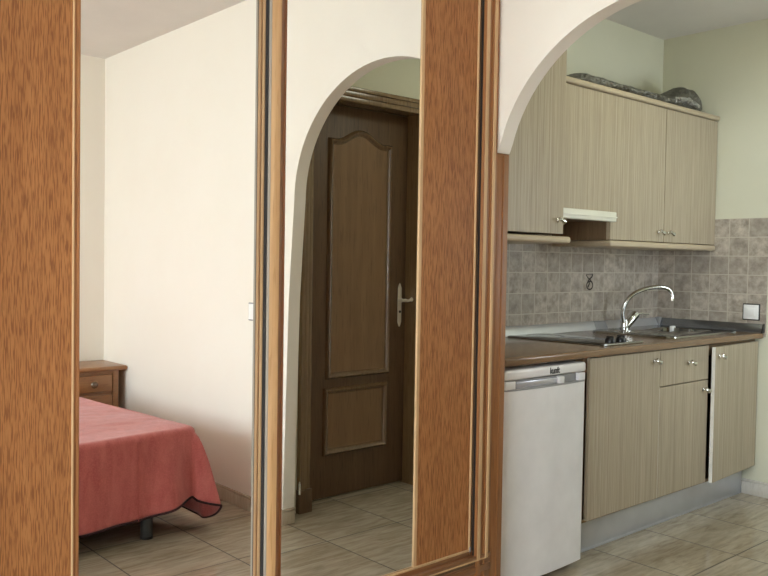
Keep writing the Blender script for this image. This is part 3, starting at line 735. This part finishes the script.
uR = unit('wall_cabinet', 3.430, KR-.003, 'double wall cabinet above the sink with two knobs', WY+.02, KB-.002, 1.350, 2.036)
d = front(3.4300, 3.9145, 1.352, 2.034, uR, 'door', WY); knob((3.865, WY, 1.402), (0,-1,0), d)
d = front(3.9200, KR-.006, 1.352, 2.034, uR, 'door', WY); knob((3.960, WY, 1.400), (0,-1,0), d)
b = MB(); b.box(3.4285, WY-.002, 1.3505, 3.4298, WY+.02, 1.470); b.build('edge_strip', M_board, uR)
b = MB(); b.box(3.424, WY-.010, 1.318, KR-.010, KB-.01, 1.348, .010, 4)
b.build('pelmet_board', M_board, uR, label='pale round-edged board')
b = MB(); b.box(2.996, WY-.014, 2.0375, KR-.004, KB-.002, 2.064, .010, 4)
tag(b.build('cornice_board', M_board), 'pale board along the top of the wall cabinets carrying the foil duct', 'board')

# flattened foil duct lying on the cabinets
def duct():
    b = bmesh.new(); n = 36; rings = []
    keys = [(3.215,.020,.03), (3.235,.055,.07), (3.30,.074,.10), (3.40,.070,.11), (3.55,.060,.12), (3.75,.062,.12), (3.98,.064,.12), (4.10,.082,.11), (4.18,.125,.09), (4.255,.158,.085), (4.35,.158,.08), (4.40,.135,.07), (4.450,.06,.04)]
    S = 170
    for i in range(S+1):
        x = 3.215 + (4.450-3.215)*i/S
        for (xa, ha, wa), (xb, hb_, wb) in zip(keys, keys[1:]):
            if xa <= x <= xb+1e-9:
                t = (x-xa)/(xb-xa); t = t*t*(3-2*t); h = ha+(hb_-ha)*t; w = wa+(wb-wa)*t; break
        rib = 1 + .05*math.sin(i*2.1); ring = []
        for k in range(n):
            a = k*2*PI/n; cy_ = 2.385
            cr_ = mnoise.noise(Vector((x*14, math.cos(a)*2, math.sin(a)*2)))*.10 + mnoise.noise(Vector((x*45, math.cos(a)*5, math.sin(a)*5)))*.05
            y = cy_ + w*math.cos(a)*(rib+cr_); z = 2.0645 + .465*h + .465*h*math.sin(a)*(rib+cr_*.8)
            ring.append(b.verts.new((x, y, max(2.0645, z))))
        rings.append(ring)
    for A, B in zip(rings, rings[1:]):
        for k in range(n): b.faces.new((A[k], A[(k+1) % n], B[(k+1) % n], B[k]))
    b.faces.new(rings[0][::-1]); b.faces.new(rings[-1])
    bmesh.ops.recalc_face_normals(b, faces=b.faces)
    o = MB(); o._add(b); return o
dt = thing('exhaust_duct', (3.83, 2.385, 2.064), 'crumpled grey foil exhaust duct lying on top of the wall cabinets', 'duct')
duct().build('hose', M_foil, dt, 50)
b = MB(); pth = []
for k in range(41):
    t = k/40; x = 4.01+.30*t
    pth.append((x, 2.290+.008*math.sin(k*1.9), 2.078+.045*math.sin(PI*(.08+.72*t))+.005*math.sin(k*2.7)))
b.tube(pth, [.009+.004*math.sin(k*1.3) for k in range(41)], 10); b.build('foil_collar', M_foilb, dt, 60)

# ------------------------------------------------------------------ light
lm, lnt, lp = newmat('fill_lamp_glow')
lp.inputs['Emission Color'].default_value = (.97, 1.0, .80, 1); lp.inputs['Emission Strength'].default_value = 16; lp.inputs['Base Color'].default_value = (.8,.8,.78,1)
cl = thing('added_fill_lamp', (3.30, 1.55, CK-.09), 'round white ceiling lamp added out of view to brighten hall and kitchenette', 'lamp')  # unseen fill lamp, added for its light
b = MB(); b.lathe([(.21,0),(.215,.012),(.215,.03)], (3.30,1.55,CK-.031)); b.build('base', M_whitep, cl)
b = MB(); b.lathe([(0,-.05),(.08,-.047),(.15,-.035),(.19,-.012),(.20,.0)], (3.30,1.55,CK-.032), n=36); b.build('fill_lamp_shade', lm, cl, 60)
w = bpy.data.worlds.new('sky'); SC.world = w; w.use_nodes = True
bg = w.node_tree.nodes['Background']; bg.inputs['Color'].default_value = (.82, .915, 1.0, 1); bg.inputs['Strength'].default_value = 14.8
la = bpy.data.lights.new('window_portal', 'AREA'); la.shape = 'RECTANGLE'; la.size = wy1-wy0-.1; la.size_y = wz1-.08
la.cycles.is_portal = True
lo_ = bpy.data.objects.new('window_portal', la); COL.objects.link(lo_)
lo_.matrix_world = Matrix.Translation((LX-.06, (wy0+wy1)/2, wz1/2)) @ Matrix.Rotation(-PI/2, 4, 'Y')

lb = bpy.data.lights.new('hall_portal', 'AREA'); lb.shape = 'RECTANGLE'; lb.size = kx1-kx0-.1; lb.size_y = kz1-kz0-.1
lb.cycles.is_portal = True
l2 = bpy.data.objects.new('hall_portal', lb); COL.objects.link(l2)
l2.matrix_world = Matrix.Translation(((kx0+kx1)/2, HY-.06, (kz0+kz1)/2)) @ Matrix.Rotation(PI/2, 4, 'X')
# ------------------------------------------------------------------ camera
f_, yaw, pt, rl, hcam = 830.55, .7266, .032, -.0157, 1.2305
F = Vector((math.sin(yaw)*math.cos(pt), math.cos(yaw)*math.cos(pt), -math.sin(pt)))
Rt = Vector((math.cos(yaw), -math.sin(yaw), 0)); U = Rt.cross(F)
r2 = Rt*math.cos(rl) - U*math.sin(rl); u2 = Rt*math.sin(rl) + U*math.cos(rl)
cd = bpy.data.cameras.new('camera'); cd.sensor_width = 36; cd.sensor_fit = 'HORIZONTAL'; cd.lens = 36*f_/768; cd.clip_start = .05
co = bpy.data.objects.new('camera', cd); COL.objects.link(co)
Mx = Matrix((r2, u2, -F)).transposed().to_4x4(); Mx.translation = Vector((0, 0, hcam)); co.matrix_world = Mx
SC.camera = co

SC.view_settings.view_transform = 'Standard'; SC.view_settings.look = 'None'; SC.view_settings.gamma = 1; SC.view_settings.use_curve_mapping = False
SC.view_settings.exposure = 0.0
SC.cycles.max_bounces = 12; SC.cycles.diffuse_bounces = 8; SC.cycles.glossy_bounces = 6
SC.cycles.caustics_reflective = True
